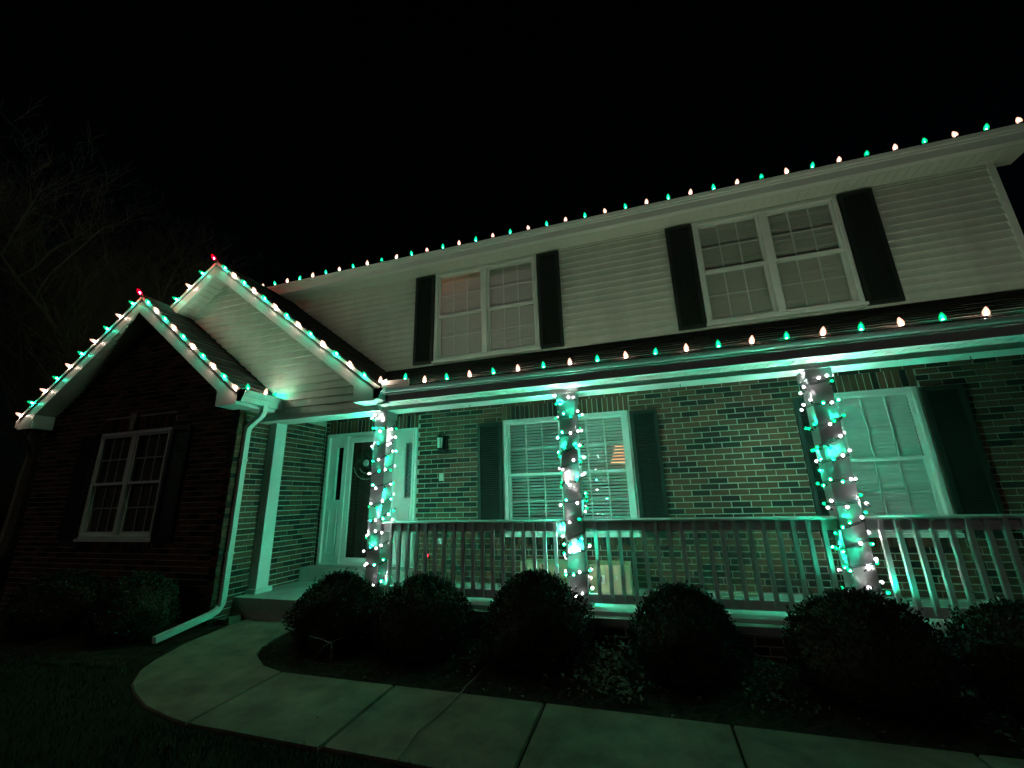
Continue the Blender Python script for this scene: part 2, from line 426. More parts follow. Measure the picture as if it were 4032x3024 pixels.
# ---- upper wall: sheathing and lapped siding boards
up = MB(); holes_box(up, -6.2, XR, 1.60, 3.70, W + .03, W + .11, [UL, UR]); up_o = up.build('upper_wall', M['siding'], house)
def lap_board(x0, x1, z, e, y, parent):
    e1 = e + .012
    return MB().prism([(y + .012, z + e1), (y + .004, z + e1 * .55), (y - .013, z + .004), (y - .011, z), (y + .012, z + .002)], x0, x1, 'x').build('siding_board', M['siding'], parent)
EXP = .1016
z = 2.03; k = 0
brk = [-6.2, -4.4, .1, 3.6]
while z < 3.60:
    e = min(EXP, 3.62 - z)
    spans = [(-6.2, XR - .05)]
    for h in (UL, UR):
        if h[2] - .02 < z + e / 2 < h[3] + .02:
            ns = []
            for a, b in spans:
                if h[0] > a: ns.append((a, min(b, h[0])))
                if h[1] < b: ns.append((max(a, h[1]), b))
            spans = [s for s in ns if s[1] - s[0] > .01]
    for a, b in spans:
        cuts = [a]
        while b - cuts[-1] > 2.4:
            c_ = cuts[-1] + rng.uniform(1.2, 2.2)
            if b - c_ > .5: cuts.append(c_)
            else: break
        cuts.append(b)
        for q, (c0, c1) in enumerate(zip(cuts[:-1], cuts[1:])): lap_board(c0 - (.02 if q % 2 else 0), c1 + (.02 if q % 2 and c1 < b else 0), z + rng.uniform(-.0012, .0012), e, W - (.0022 if q % 2 else 0), up_o)
    z += EXP; k += 1
MB().box(XR - .055, XR + .012, W - .016, W + .10, 1.6, 3.62).build('corner_trim', M['trim'], up_o)
MB().box(-6.2, XR, W - .012, W + .02, 1.93, 2.03).build('base_flashing', M['siding'], up_o)
MB().box(-6.2, XR - .06, W - .014, W + .02, 3.588, 3.62).build('frieze', M['siding'], up_o)
# plain side walls that close the house
MB().box(XR - .1, XR - .012, W + .11, W + 7, -1.5, 3.7).build('side_wall', M['siding'], house)

# ---- rooms behind the windows
def room(x0, x1, y0, y1, z0, z1):
    mb = MB(); mb.add([(x0, y0, z0), (x1, y0, z0), (x1, y1, z0), (x0, y1, z0), (x0, y0, z1), (x1, y0, z1), (x1, y1, z1), (x0, y1, z1)],
                      [(0, 1, 2, 3), (4, 7, 6, 5), (0, 4, 5, 1), (1, 5, 6, 2), (2, 6, 7, 3), (3, 7, 4, 0)][0:2] + [(1, 5, 6, 2), (2, 6, 7, 3), (3, 7, 4, 0)])
    return mb.build('room', M['room'], house)
room(-3.0, 1.0, W + .115, W + 2.6, FL, 1.5); room(1.02, XR - .12, W + .115, W + 2.6, FL, 1.5)
room(-4.2, -.2, W + .115, W + 2.6, 1.6, 3.66); room(-.15, XR - .12, W + .115, W + 2.6, 1.6, 3.66)
room(-8.6, -5.2, Y1W + .11, Y1W + 2.5, -1.1, 1.25)

# ---- windows
slat_me = {}
def window(o, Y, units, blind, proud=.02, meet=None):
    x0, x1, z0, z1 = o; fw_ = .045
    f = MB(); f.ring(x0, x1, z0, z1, Y - proud, Y + .085, fw_, wb=.05)
    f.ring(x0 + fw_ - .012, x1 - fw_ + .012, z0 + .03, z1 - fw_ + .012, Y - proud - .012, Y - proud + .01, .018)
    mul = .075 if units == 2 else 0
    if units == 2:
        cx = (x0 + x1) / 2; f.box(cx - mul / 2, cx + mul / 2, Y - proud - .006, Y + .085, z0 + .05, z1 - fw_)
    w = f.build('window', M['trim'], house)
    MB().box(x0 - .02, x1 + .02, Y - proud - .03, Y + .02, z0 - .025, z0 + .012).build('sill', M['trim'], w)
    zi0, zi1 = z0 + .05, z1 - fw_; zm = (zi0 + zi1) / 2 if meet is None else meet
    uw = (x1 - x0 - 2 * fw_ - mul) / units
    for u in range(units):
        a = x0 + fw_ + u * (uw + mul); b = a + uw
        for (s0, s1, yy, wt, wb) in ((zm - .018, zi1, Y + .0, .032, .036), (zi0, zm + .018, Y + .032, .036, .045)):
            s = MB(); s.ring(a + .002, b - .002, s0, s1, yy, yy + .028, .034, wt, wb); so = s.build('sash', M['trim'], w)
            MB().box(a + .034, b - .034, yy + .010, yy + .014, s0 + wb, s1 - wt).build('pane', M['glass'], w)
            for i in (1, 2):
                xx = a + .034 + (uw - .068) * i / 3
                MB().box(xx - .008, xx + .008, yy + .016, yy + .023, s0 + wb, s1 - wt).build('muntin', M['trim'], w)
            zz = (s0 + wb + s1 - wt) / 2
            MB().box(a + .034, b - .034, yy + .0165, yy + .0235, zz - .008, zz + .008).build('muntin', M['trim'], w)
        # blinds
        r2 = random.Random(int(1000 * a) + 5)
        pitch = .0405; yb = Y + (.086 if blind in ('open', 'half') else .070); n = int((zi1 - zi0 - .0) / pitch)
        MB().box(a + .004, b - .004, yb - .008, yb + .03, zi1 - .012, zi1 - .001).build('blind_headrail', M['blind_open'], w)
        def slat(mbx, zc, tilt, ox=0):
            hw = .0245; seg = [(-1, 0), (-.5, .0028), (0, .0038), (.5, .0028), (1, 0)]
            ct, st = math.cos(tilt), math.sin(tilt); pts = []
            for t, c_ in seg: pts.append((yb + t * hw * ct - c_ * st, zc + t * hw * st + c_ * ct))
            for t, c_ in reversed(seg): pts.append((yb + t * hw * ct - (c_ - .002) * st, zc + t * hw * st + (c_ - .002) * ct))
            mbx.prism(pts, a + .012, b - .012, 'x')
        if blind == 'open':
            for i in range(n):
                t = R(-32 + r2.uniform(-3, 3)); mbx = MB(); slat(mbx, zi1 - .016 - i * pitch, t); mbx.build('blind_slat', M['blind_open'], w)
        elif blind == 'half':
            for i in range(n):
                t = R(-64 + r2.uniform(-4, 4)); mbx = MB(); slat(mbx, zi1 - .016 - i * pitch, t); mbx.build('blind_slat', M['blind_open'], w)
        else:
            mbx = MB()
            for i in range(n):
                t = R(-79 + r2.uniform(-3, 3) + (22 if r2.random() < .14 else 0)); slat(mbx, zi1 - .016 - i * pitch, t)
            mbx.build('blind', M['blind'] if blind == 'closed' else M['room'], w)
    return w
window(WM, W, 2, 'open'); window(WR, W, 1, 'half')
window(UL, W, 2, 'closed', .03); window(UR, W, 2, 'closed', .03); window(WG, Y1W, 2, 'dark', .0)

# ---- shutters: frame and louvres
def shutter(x0, x1, z0, z1, Y):
    s = MB(); s.ring(x0, x1, z0, z1, Y - .036, Y - .004, .045); zc = (z0 + z1) / 2
    s.box(x0 + .04, x1 - .04, Y - .012, Y - .005, z0 + .04, z1 - .04)
    o = s.build('shutter', M['shutter'], house)
    l = MB(); zz = z0 + .06
    while zz < z1 - .06:
        l.prism([(Y - .031, zz - .008), (Y - .028, zz - .011), (Y - .013, zz + .012), (Y - .016, zz + .015)], x0 + .046, x1 - .046, 'x')
        zz += .029
    l.build('louver', M['shutter'], o)
shutter(-2.21, -1.85, -.47, 1.055, W); shutter(-.11, .225, -.47, 1.055, W)
shutter(1.725, 2.06, -.47, 1.04, W); shutter(2.93, 3.29, -.47, 1.045, W)
shutter(-3.295, -2.955, 2.06, 3.585, W - .012); shutter(-1.232, -.895, 2.06, 3.585, W - .012)
shutter(.62, .956, 2.06, 3.585, W - .012); shutter(2.675, 3.03, 2.06, 3.585, W - .012)
shutter(-7.83, -7.49, -.40, 1.05, Y1W); shutter(-5.99, -5.65, -.40, 1.05, Y1W)

# ---- front door with sidelights
d = MB(); d.ring(-4.80, -3.18, -.87, 1.07, W - .03, W + .09, .05, wb=.02)
d.ring(-4.765, -3.215, -.85, 1.045, W - .045, W - .02, .03, wb=.01)
for x in (-4.44, -3.59): d.box(x - .035, x + .035, W - .025, W + .09, -.85, 1.02)
d.box(-4.405, -3.625, W + .03, W + .09, .99, 1.02)
door = d.build('front_door', M['trim'], house)
MB().box(-4.87, -3.10, 5.21, W - .005, FL + .003, -.872).build('threshold_step', M['floor'], house)
def sidelight(x0, x1, g0, g1):
    s = MB(); holes_box(s, x0, x1, -.85, 1.02, W + .012, W + .05, [(g0, g1, .055, .855)])
    s.ring(g0 - .03, g1 + .03, .03, .88, W - .002, W + .02, .022); s.ring(x0 + .06, x1 - .06, -.72, -.06, W - .002, W + .02, .02)
    o = s.build('sidelight', M['trim'], door)
    MB().box(g0, g1, W + .025, W + .030, .055, .855).build('sidelight_glass', M['darkglass'] if x0 < -4 else M['glass'], door)
    return o
sidelight(-4.75, -4.475, -4.60, -4.485); sidelight(-3.555, -3.23, -3.385, -3.262)
lead = MB(); gx = -3.3235
for k in range(6):
    z0 = .10 + k * .125; s = -1 if k % 2 else 1
    lead.tube([(gx - .04 * s, W + .02, z0), (gx + .03 * s, W + .02, z0 + .05), (gx - .01 * s, W + .02, z0 + .09), (gx + .04 * s, W + .02, z0 + .125)], .006, 5)
lead.ring(-3.383, -3.264, .057, .853, W + .014, W + .024, .018)
lead.build('leaded_pattern', M['lead'], door)
MB().box(-3.42, -3.235, W + .075, W + .085, .0, .9).build('sidelight_backing', mat('pale_backing', (.35, .33, .33), .9), door)  # pale sheet added behind the glass so this sidelight looks brighter
MB().box(-4.64, -4.478, W + .075, W + .085, .0, .9).build('sidelight_backing', mat('brown_backing', (.16, .09, .05), .9), door)  # brown sheet added; its colour stands in for a warm-lit panel
sd = MB(); sd.ring(-4.40, -3.63, -.85, .985, W - .012, W + .022, .075, wt=.07, wb=.085); stm = sd.build('storm_door', M['trim'], door)
MB().box(-4.325, -3.705, W + .004, W + .008, -.765, .915).build('storm_glass', M['glass'], door)
dp = MB(); dp.box(-4.385, -3.645, W + .058, W + .09, -.85, .985)
for (a, b, c_, e) in ((-4.30, -4.06, .30, .88), (-3.97, -3.73, .30, .88), (-4.30, -4.06, -.72, .12), (-3.97, -3.73, -.72, .12)): dp.ring(a, b, c_, e, W + .046, W + .06, .022)
dp.build('door_leaf', M['door'], door)
MB().box(-3.70, -3.672, W - .05, W - .012, -.02, .10).build('door_handle', M['lead'], door)

# ---- wall lantern, bell push, outlet beside the door
ln = MB(); LX, LY, LZ = -2.76, 5.36, .80
ln.lathe([(.015, -.10), (.048, -.085), (.05, -.075), (.04, -.07)], 8, 0, (LX, LY, LZ)); ln.lathe([(.058, .075), (.045, .10), (.014, .13), (.008, .16)], 8, 0, (LX, LY, LZ))
for k in range(6):
    a = k * math.pi / 3; ln.tube([(LX + .042 * math.cos(a), LY + .042 * math.sin(a), LZ - .075), (LX + .054 * math.cos(a), LY + .054 * math.sin(a), LZ + .078)], .004, 4)
ln.tube([(LX, LY, LZ + .15), (LX + .01, LY + .04, LZ + .17), (LX + .03, W - .02, LZ + .10), (LX + .035, W - .01, LZ - .02)], .009, 6)
ln.box(LX + .0, LX + .07, W - .02, W - .003, LZ - .10, LZ + .10)
lan = ln.build('wall_lantern', M['metal'], house)
MB().lathe([(.036, -.072), (.047, .072)], 6, 0, (LX, LY, LZ)).build('lantern_glass', mat('frosted_glass', (.55, .57, .55), .15, spec=.7), lan)
b = MB(); b.box(-2.805, -2.735, W - .022, W - .003, .275, .382); b.box(-2.80, -2.77, W - .035, W - .02, .28, .377); b.build('bell_push', M['wplate'], house)
b = MB(); b.box(-2.825, -2.73, W - .018, W - .003, -.57, -.50); b.box(-2.80, -2.755, W - .05, W - .017, -.558, -.512); b.build('outlet_cover', M['wplate'], house)

# ---- porch floor, kick boards, posts, beam, ceiling
MB().box(XS + .005, -3.60, 4.20, W + .003, -1.17, FL).box(-3.60, XR, 4.17, W + .003, -1.11, FL).build('porch_floor', M['floor'], house)
MB().box(XS + .03, -3.66, 4.235, 4.30, -1.5, -1.168).build('step_face', M['concrete'], house)
PX = [-3.04, -.725, 1.61]; PW = .18; PF, PBK = 4.32, 4.50
def chamf(x0, x1, y0, y1, c_):
    return [(x0 + c_, y0), (x1 - c_, y0), (x1, y0 + c_), (x1, y1 - c_), (x1 - c_, y1), (x0 + c_, y1), (x0, y1 - c_), (x0, y0 + c_)]
for cx in PX + [3.96]:
    p = MB(); p.prism(chamf(cx - PW / 2, cx + PW / 2, PF, PBK, .006), FL, 1.09, 'z')
    po = p.build('porch_post', M['post'], house)
    bs = MB(); bs.prism(chamf(cx - PW / 2 - .03, cx + PW / 2 + .03, PF - .03, PBK + .03, .008), FL + .002, FL + .05, 'z')
    bs.prism(chamf(cx - PW / 2 - .016, cx + PW / 2 + .016, PF - .016, PBK + .016, .008), FL + .048, FL + .085, 'z'); bs.build('post_base', M['post'], po)
    cp = MB(); cp.prism(chamf(cx - PW / 2 - .018, cx + PW / 2 + .018, PF - .018, PBK + .018, .006), 1.0, 1.088, 'z'); cp.build('post_cap', M['post'], po)
pl = MB(); pl.prism(chamf(XS + .002, -4.74, 4.385, 4.565, .005), FL, 1.09, 'z'); pil = pl.build('porch_post', M['trim'], house)
MB().prism(chamf(XS + .001, -4.70, 4.345, 4.605, .012), FL + .002, FL + .055, 'z').build('post_base', M['trim'], pil)
bm_ = MB(); bm_.box(XS, XR, 4.29, 4.53, 1.086, 1.36); bm_.box(XS, XR, 4.282, 4.292, 1.118, 1.14); bm_.build('porch_beam', M['trim'], house)
MB().box(XS, XR, 4.53, W + .006, 1.385, 1.42).build('porch_ceiling', M['soffit'], house)

for hx in (-1.89, .44, 2.78):
    MB().tube([(hx, 4.41, 1.088), (hx, 4.41, 1.062), (hx + .01, 4.40, 1.046), (hx, 4.39, 1.04), (hx - .01, 4.39, 1.05)], .003, 5).build('hook', M['metal'], house)

# ---- railing
def railing(x0, x1):
    t = MB(); t.box(x0, x1, 4.375, 4.415, -.325, -.238); ro = t.build('railing', M['rail'], house)
    cpf = MB(); cpf.prism([(4.335, -.238), (4.33, -.222), (4.345, -.212), (4.445, -.212), (4.46, -.222), (4.455, -.238)], x0, x1, 'x'); cpf.build('cap_rail', M['rail'], ro)
    MB().box(x0, x1, 4.375, 4.415, -.972, -.895).build('bottom_rail', M['rail'], ro)
    n = round((x1 - x0) / .1135) - 1; st = (x1 - x0) / (n + 1)
    me = MB().box(-.017, .017, 4.341, 4.375, -.955, -.239).mesh('baluster', M['rail'])
    for i in range(n): link('baluster', me, ro, (x0 + (i + 1) * st, 0, 0), (0, rng.uniform(-.003, .003), 0))
    k = MB(); k.box(x0, x1, 4.27, 4.56, FL + .002, -1.017); k.build('kick_board', M['trim'], ro)
for a, b in zip(PX, PX[1:] + [3.96]): railing(a + PW / 2, b - PW / 2)

# ---- gutters (K profile), soffits, fascia
def gutter(prof, a0, a1, axis, flip=1, name='gutter'):
    th = .004; inn = [(p[0] + th * flip, p[1] + th) for p in prof[::-1]]
    return MB().prism(list(prof) + inn, a0, a1, axis).build(name, M['gutter'], house)
def kprof(yb, zb, dep, hgt):
    return [(yb, zb + hgt), (yb, zb), (yb - dep * .52, zb), (yb - dep * .58, zb + hgt * .53), (yb - dep * .72, zb + hgt * .60), (yb - dep * .72, zb + hgt * .68),
            (yb - dep * .88, zb + hgt * .76), (yb - dep * .98, zb + hgt * .93), (yb - dep, zb + hgt), (yb - dep * .93, zb + hgt + .004)]
gutter(kprof(4.119, 1.132, .122, .142), -2.776, 4.7, 'x'); gutter(kprof(5.20, 3.622, .122, .16), -6.45, 4.46, 'x')
MB().box(-2.88, 4.7, 4.119, 4.14, 1.135, 1.30).build('fascia', M['trim'], house); MB().box(-6.45, 4.46, 5.20, 5.222, 3.624, 3.80).build('fascia', M['trim'], house)
def soffit_run(x0, x1, y0, y1, z, w=.305):
    n = math.ceil((x1 - x0) / w); gap = .007
    me = MB()
    for k in range(3):
        a = k * w / 3; me.box(a + gap / 2, a + w / 3 - gap / 2, y0, y1, z, z + .008)
    me.box(0, w, y0, y1, z + .006, z + .012)
    for k in range(3): me.box((k + 1) * w / 3 - .012, (k + 1) * w / 3 - .002, y1 - .014, y1 - .004, z - .002, z + .004)
    m_ = me.mesh('soffit_panel', M['soffit'])
    for i in range(n): link('soffit_panel', m_, house, (x0 + i * w, 0, 0))
soffit_run(-2.98, 4.2, 4.14, 4.284, 1.133); soffit_run(-6.42, 4.2, 5.222, W - .008, 3.62)
MB().box(XR + .003, 4.45, 5.222, 5.56, 3.617, 3.64).build('soffit_return', M['soffit'], house)
MB().box(XR - .02, 4.45, 5.53, 5.56, 3.64, 3.95).build('soffit_return', M['trim'], house)

# ---- roofs with shingle tabs
def roof_plane(poly, up_dir, name='roof'):
    """poly: planar loop of 3D points; tabs laid on it in courses along the eave"""
    P = [Vector(p) for p in poly]; nrm = (P[1] - P[0]).cross(P[2] - P[1]).normalized()
    if nrm.z < 0: nrm = -nrm
    u = Vector(up_dir); u = (u - nrm * u.dot(nrm)).normalized(); e = u.cross(nrm).normalized()
    mb = MB(); n = len(P); mb.add([p - nrm * .008 for p in P] + [p - nrm * .05 for p in P], [tuple(range(n)), tuple(range(2 * n - 1, n - 1, -1))] + [(i, n + i, n + (i + 1) % n, (i + 1) % n) for i in range(n)])
    ro = mb.build(name, M['roofbase'], house)
    o = P[0]; q = [((p - o).dot(e), (p - o).dot(u)) for p in P]
    def inside(x, y):
        r_ = False
        for i in range(n):
            x1, y1 = q[i]; x2, y2 = q[(i + 1) % n]
            if (y1 > y) != (y2 > y) and x < (x2 - x1) * (y - y1) / (y2 - y1) + x1: r_ = not r_
        return r_
    t = MB(); rr = random.Random(5); ex = .142; tw = .21
    ymin = min(b for a, b in q); ymax = max(b for a, b in q); xmin = min(a for a, b in q); xmax = max(a for a, b in q)
    k = 0; y = ymin
    while y < ymax:
        x = xmin - tw + (k % 2) * tw / 2 + rr.uniform(-.02, .02)
        while x < xmax:
            w_ = tw * rr.choice((.7, 1, 1, 1.25))
            a0 = max(x + .003, xmin); a1 = min(x + w_ - .003, xmax)
            if a1 - a0 > .02 and inside((a0 + a1) / 2, y + ex * .5):
                h = .004 + rr.random() * .006
                c_ = [o + e * a0 + u * y, o + e * a1 + u * y, o + e * a1 + u * (y + ex * 1.08), o + e * a0 + u * (y + ex * 1.08)]
                vs = [c_[0] + nrm * h, c_[1] + nrm * h, c_[2] - nrm * .003, c_[3] - nrm * .003, c_[0] - nrm * .006, c_[1] - nrm * .006]
                t.add(vs, [(0, 1, 2, 3), (0, 4, 5, 1), (0, 3, 4), (1, 5, 2)])
            x += w_
        y += ex; k += 1
    tag(t.build('shingles', M['roof'], ro), kind='stuff')
    return ro
zr1 = P1Z + .072; zr2 = P2Z + .072
def r1(x): return zr1 - SL * abs(x - P1X)
def r2_(x): return zr2 - SL * abs(x - P2X)
roof_plane([(P1X, Y1F, r1(P1X)), (-4.63, Y1F, r1(-4.63)), (-4.63, Y2W, r1(-4.63)), (P1X, Y2W + 1.0, r1(P1X))], (-1, 0, SL))
roof_plane([(P1X, Y1F, r1(P1X)), (P1X, 8.0, r1(P1X)), (-9.02, 8.0, r1(-9.02)), (-9.02, Y1F, r1(-9.02))], (1, 0, SL))
xw = P2X + (zr2 - 2.04) / SL
roof_plane([(P2X, Y2F, r2_(P2X)), (-2.895, Y2F, r2_(-2.895)), (-2.895, 4.2, r2_(-2.895)), (xw, W - .015, r2_(xw)), (P2X, W - .015, r2_(P2X))], (-1, 0, SL))
roof_plane([(P2X, Y2F, r2_(P2X)), (P2X, W + 2, r2_(P2X)), (-8.9, W + 2, r2_(-8.9)), (-8.9, Y2F + .55, r2_(-8.9)), (-7.3, Y2F, r2_(-7.3))], (1, 0, SL))
pz = lambda y: 1.315 + (y - 4.09) * (2.03 - 1.315) / (W - 4.09)
roof_plane([(-2.93, 4.09, pz(4.09)), (4.6, 4.09, pz(4.09)), (4.6, W - .016, pz(W - .016)), (-3.88, W - .016, pz(W - .016))], (0, 1, .5))
uz = lambda y: 3.83 + (y - 5.16) * .5
roof_plane([(-6.5, 5.16, uz(5.16)), (4.5, 5.16, uz(5.16)), (4.5, 9.2, uz(9.2)), (-6.5, 9.2, uz(9.2))], (0, 1, .5))
for px_, zt, y0, y1 in ((P1X, zr1, Y1F - .005, Y2W + .9), (P2X, zr2, Y2F - .005, W)):
    MB().prism([(px_ - .15, zt - .15 * SL + .006), (px_, zt + .012), (px_ + .15, zt - .15 * SL + .006), (px_ + .15, zt - .15 * SL - .004), (px_, zt - .002), (px_ - .15, zt - .15 * SL - .004)], y0, y1).build('ridge_cap', M['roof'], house)

# ---- gable rakes
def gable(px_, zt, zb, YF, YW, xl, xr, rl, rr_, zret, left_from=None):
    """xl/xr: outer ends, rl/rr_: inner edge of the boxed returns"""
    def rake(side):
        xe = xr if side > 0 else xl; ri = rr_ if side > 0 else rl
        L = abs(xe - px_); s = side
        o = MB()
        if left_from and s < 0:
            Lc = px_ - left_from
            pts = [(px_, zt), (px_ - Lc, zt - SL * Lc), (px_ - Lc, zb - SL * Lc), (px_, zb)]
            o.prism(pts if s > 0 else pts[::-1], YF, YF + .022)
            tr = Lc
        else:
            dr = abs(ri - px_)
            pts = [(px_, zt), (xe, zt - SL * L), (xe, zret), (ri, zret), (ri, zb - SL * dr), (px_, zb)]
            o.prism(pts[::-1] if s > 0 else pts, YF, YF + .022); tr = L
            bx = MB(); bx.prism([(ri, zret + .001), (xe, zret + .001), (xe, zt - SL * L), (ri, zb - SL * dr + .02)], YF + .022, YW, 'y'); bx.build('rake_return', M['trim'], house)
        o.build('rake_fascia', M['trim'], house)
        m_ = MB(); m_.prism([(px_, zt + .060), (px_ + s * tr, zt + .060 - SL * tr), (px_ + s * tr, zt + .014 - SL * tr), (px_, zt + .014)], YF - .014, YF + .05); m_.build('drip_edge', M['trim'], house)
        g_ = MB(); g_.prism([(px_, zt + .02), (px_ + s * tr, zt + .02 - SL * tr), (px_ + s * tr, zt - .01 - SL * tr), (px_, zt - .01)], YF + .016, YF + .06); g_.build('rake_gap', M['roofbase'], house)
        # sloped soffit of panels, each with two grooves
        cs = 1 / math.sqrt(1 + SL * SL); dx = .1016 * cs; x = .0; k = 0; lim = (abs(ri - px_) if not (left_from and s < 0) else tr)
        while x < lim:
            p = MB()
            for j in range(3):
                a = x + j * dx + .003; b = min(x + (j + 1) * dx - .003, lim)
                if b - a < .004: continue
                za, zb_ = zb + .012 - SL * a, zb + .012 - SL * b
                p.prism([(px_ + s * a, za), (px_ + s * b, zb_), (px_ + s * b, zb_ + .008), (px_ + s * a, za + .008)], YF + .022, YW + .01)
            a, b = x, min(x + 3 * dx, lim); za, zb_ = zb + .018 - SL * a, zb + .018 - SL * b
            p.prism([(px_ + s * a, za), (px_ + s * b, zb_), (px_ + s * b, zb_ + .006), (px_ + s * a, za + .006)], YF + .022, YW + .01)
            p.build('soffit_panel', M['soffit'], house); x += 3 * dx
    rake(1); rake(-1)
gable(P1X, P1Z, P1B, Y1F, Y1W, -8.99, -4.653, -8.66, -4.99, 1.20)
gable(P2X, P2Z, P2B, Y2F, Y2W, -8.9, -2.90, -8.6, -3.236, 1.16, left_from=-7.25)
# boxed eave of the brick wing along its right side, gutter on it, and the entry gable's short gutter
MB().box(XS + .006, -4.655, Y1F + .20, Y2W - .005, 1.196, 1.36).build('eave_box', M['trim'], house)
def gut_x(xb, zb, y0, y1, dep, hgt):
    pr = kprof(0, zb, dep, hgt); pts = [(xb - p[0], p[1]) for p in pr]; inn = [(p[0] - .004, p[1] + .004) for p in pts[::-1]]
    return MB().prism(pts + inn, y0, y1, 'y').build('gutter', M['gutter'], house)
g1o = gut_x(-4.653, 1.235, Y1F + .015, Y2W - .03, .12, .135); gut_x(-2.90, 1.155, 3.95, 4.10, .122, .115)
MB().box(-4.65, -4.535, Y2W - .034, Y2W - .03, 1.235, 1.37).build('gutter_end', M['gutter'], house)
MB().box(-9.10, -8.99, Y1F + .015, Y1F + 3, 1.235, 1.36).build('gutter', M['gutter'], house)
sg = MB(); sg.box(-2.772, -2.478, 4.012, 4.016, 1.272, 1.372); sg.prism([(-2.776, 4.012), (-2.772, 4.016), (-2.87, 4.06), (-2.872, 4.056)], 1.275, 1.392, 'z'); sg.build('splash_guard', M['gutter'], house)
# ---- entry gable siding
gs = MB(); gs.prism([(-7.6, 1.14), (-3.0, 1.14), (P2X + (P2B - 1.14) / SL, 1.14), (P2X, P2B), (-7.6, P2B - SL * (P2X + 7.6 - 2 * 0) if False else P2B - SL * abs(-7.6 - P2X))][0:1] + [(P2X + (P2B + .03 - 1.14) / SL, 1.14), (P2X, P2B + .03), (-7.6, P2B + .03 - SL * abs(-7.6 - P2X))], Y2W + .02, Y2W + .06)
gso = gs.build('gable_wall', M['siding'], house)
z = 1.142
while z < P2B - .02:
    e = EXP
    xr0 = P2X + (P2B + .03 - z) / SL; xr1 = P2X + (P2B + .03 - z - e) / SL
    xl0 = max(-7.6, P2X - (P2B + .03 - z) / SL); xl1 = max(-7.6, P2X - (P2B + .03 - z - e) / SL)
    if xr1 < P2X: xr1 = P2X + .01; xl1 = P2X - .01
    y = Y2W; e1 = e + .01
    b = MB(); b.add([(xl0, y - .009, z), (xr0, y - .009, z), (xr0, y - .011, z + .004), (xl0, y - .011, z + .004), (xl1, y + .013, z + e1), (xr1, y + .013, z + e1), (xl0, y + .018, z), (xr0, y + .018, z)],
                   [(0, 1, 2, 3)[::-1][::-1], (3, 2, 5, 4), (0, 6, 7, 1), (0, 3, 4, 6), (1, 7, 5, 2)])
    b.build('siding_board', M['siding'], gso); z += EXP
MB().box(XS - .1, -3.02, Y2W - .012, Y2W + .05, 1.088, 1.142).build('frieze', M['trim'], gso)

# ---- downspout with elbow and kick-out
def rect_tube(mb, path, w, h):
    path = [Vector(p) for p in path]; k = len(path); vs = []
    for i, p in enumerate(path):
        d_ = (path[min(i + 1, k - 1)] - path[max(i - 1, 0)]).normalized()
        a = Vector((0, 1, 0)) if abs(d_.y) < .75 else Vector((0, 0, 1))
        a = (a - d_ * a.dot(d_)).normalized(); b = d_.cross(a)
        if b.x < 0: b = -b
        c_ = [a * w / 2 + b * h / 2, a * w / 2 - b * h / 2, -a * w / 2 - b * h / 2, -a * w / 2 + b * h / 2]
        vs += [p + q for q in c_]
    fs = [(i * 4 + j, i * 4 + (j + 1) % 4, (i + 1) * 4 + (j + 1) % 4, (i + 1) * 4 + j) for i in range(k - 1) for j in range(4)] + [(3, 2, 1, 0), tuple(range(4 * k - 4, 4 * k))]
    mb.add(vs, fs)
ds = MB()
rect_tube(ds, [(-4.60, 4.03, 1.24), (-4.60, 4.03, 1.17), (-4.625, 4.03, 1.12), (-4.78, 4.03, 1.01), (-4.825, 4.03, .96), (-4.83, 4.03, .88), (-4.83, 4.03, -1.02)], .066, .052)
rect_tube(ds, [(-4.83, 4.03, -.98), (-4.83, 4.025, -1.08), (-4.828, 3.98, -1.14), (-4.825, 3.90, -1.17), (-4.82, 3.34, -1.262)], .062, .056)
for zz in (.55, -.55): ds.box(-4.868, -4.80, 3.985, 4.075, zz, zz + .025)
ds.build('downspout', M['gutter'], house)

# ------------------------------------------------------------------ string lights
def bulb_mesh(name, shell, core, s=1.0, n=10):
    b = MB(); b.lathe([(.0105 * s, 0), (.0165 * s, .010 * s), (.0195 * s, .024 * s), (.018 * s, .038 * s), (.012 * s, .054 * s), (.0045 * s, .066 * s), (.001 * s, .068 * s)], n, 0)
    b.lathe([(.001, .012 * s), (.0062, .018 * s), (.0062, .018 * s + .014), (.001, .018 * s + .022)], 6, 1)
    return b.mesh(name, [shell, core])
def eave_mesh(name, shell, core, n=10):
    b = MB(); b.lathe([(.0125, 0), (.0205, .010), (.0240, .026), (.022, .042), (.015, .060), (.006, .076), (.001, .080)], n, 0)
    b.lathe([(.010, .010), (.009, .0125), (.005, .0155), (.001, .0165)], 8, 1); b.lathe([(.0115, -.002), (.0135, .004), (.0125, .0095)], 8, 2)
    b.lathe([(.001, .020), (.0080, .026), (.0095, .036), (.006, .052), (.001, .060)], 8, 3)
    return b.mesh(name, [shell, core, M['socket'], M['glow']])
_S = 1.25
ME = {'w': eave_mesh('warm_eave_bulb', M['w_shell'], M['eave_w']), 'g': eave_mesh('green_eave_bulb', M['g_shell'], M['eave_g']), 'W': bulb_mesh('warm_bulb', M['w_shell'], M['core'], _S), 'G': bulb_mesh('green_bulb', M['g_shell'], M['core_g'], _S), 'R': bulb_mesh('red_bulb', M['r_shell'], M['core_r'], 1.45)}
SOCK = MB().lathe([(.008, -.036), (.0125, -.032), (.0125, -.004), (.0115, .003)], 8).mesh('socket', M['socket'])
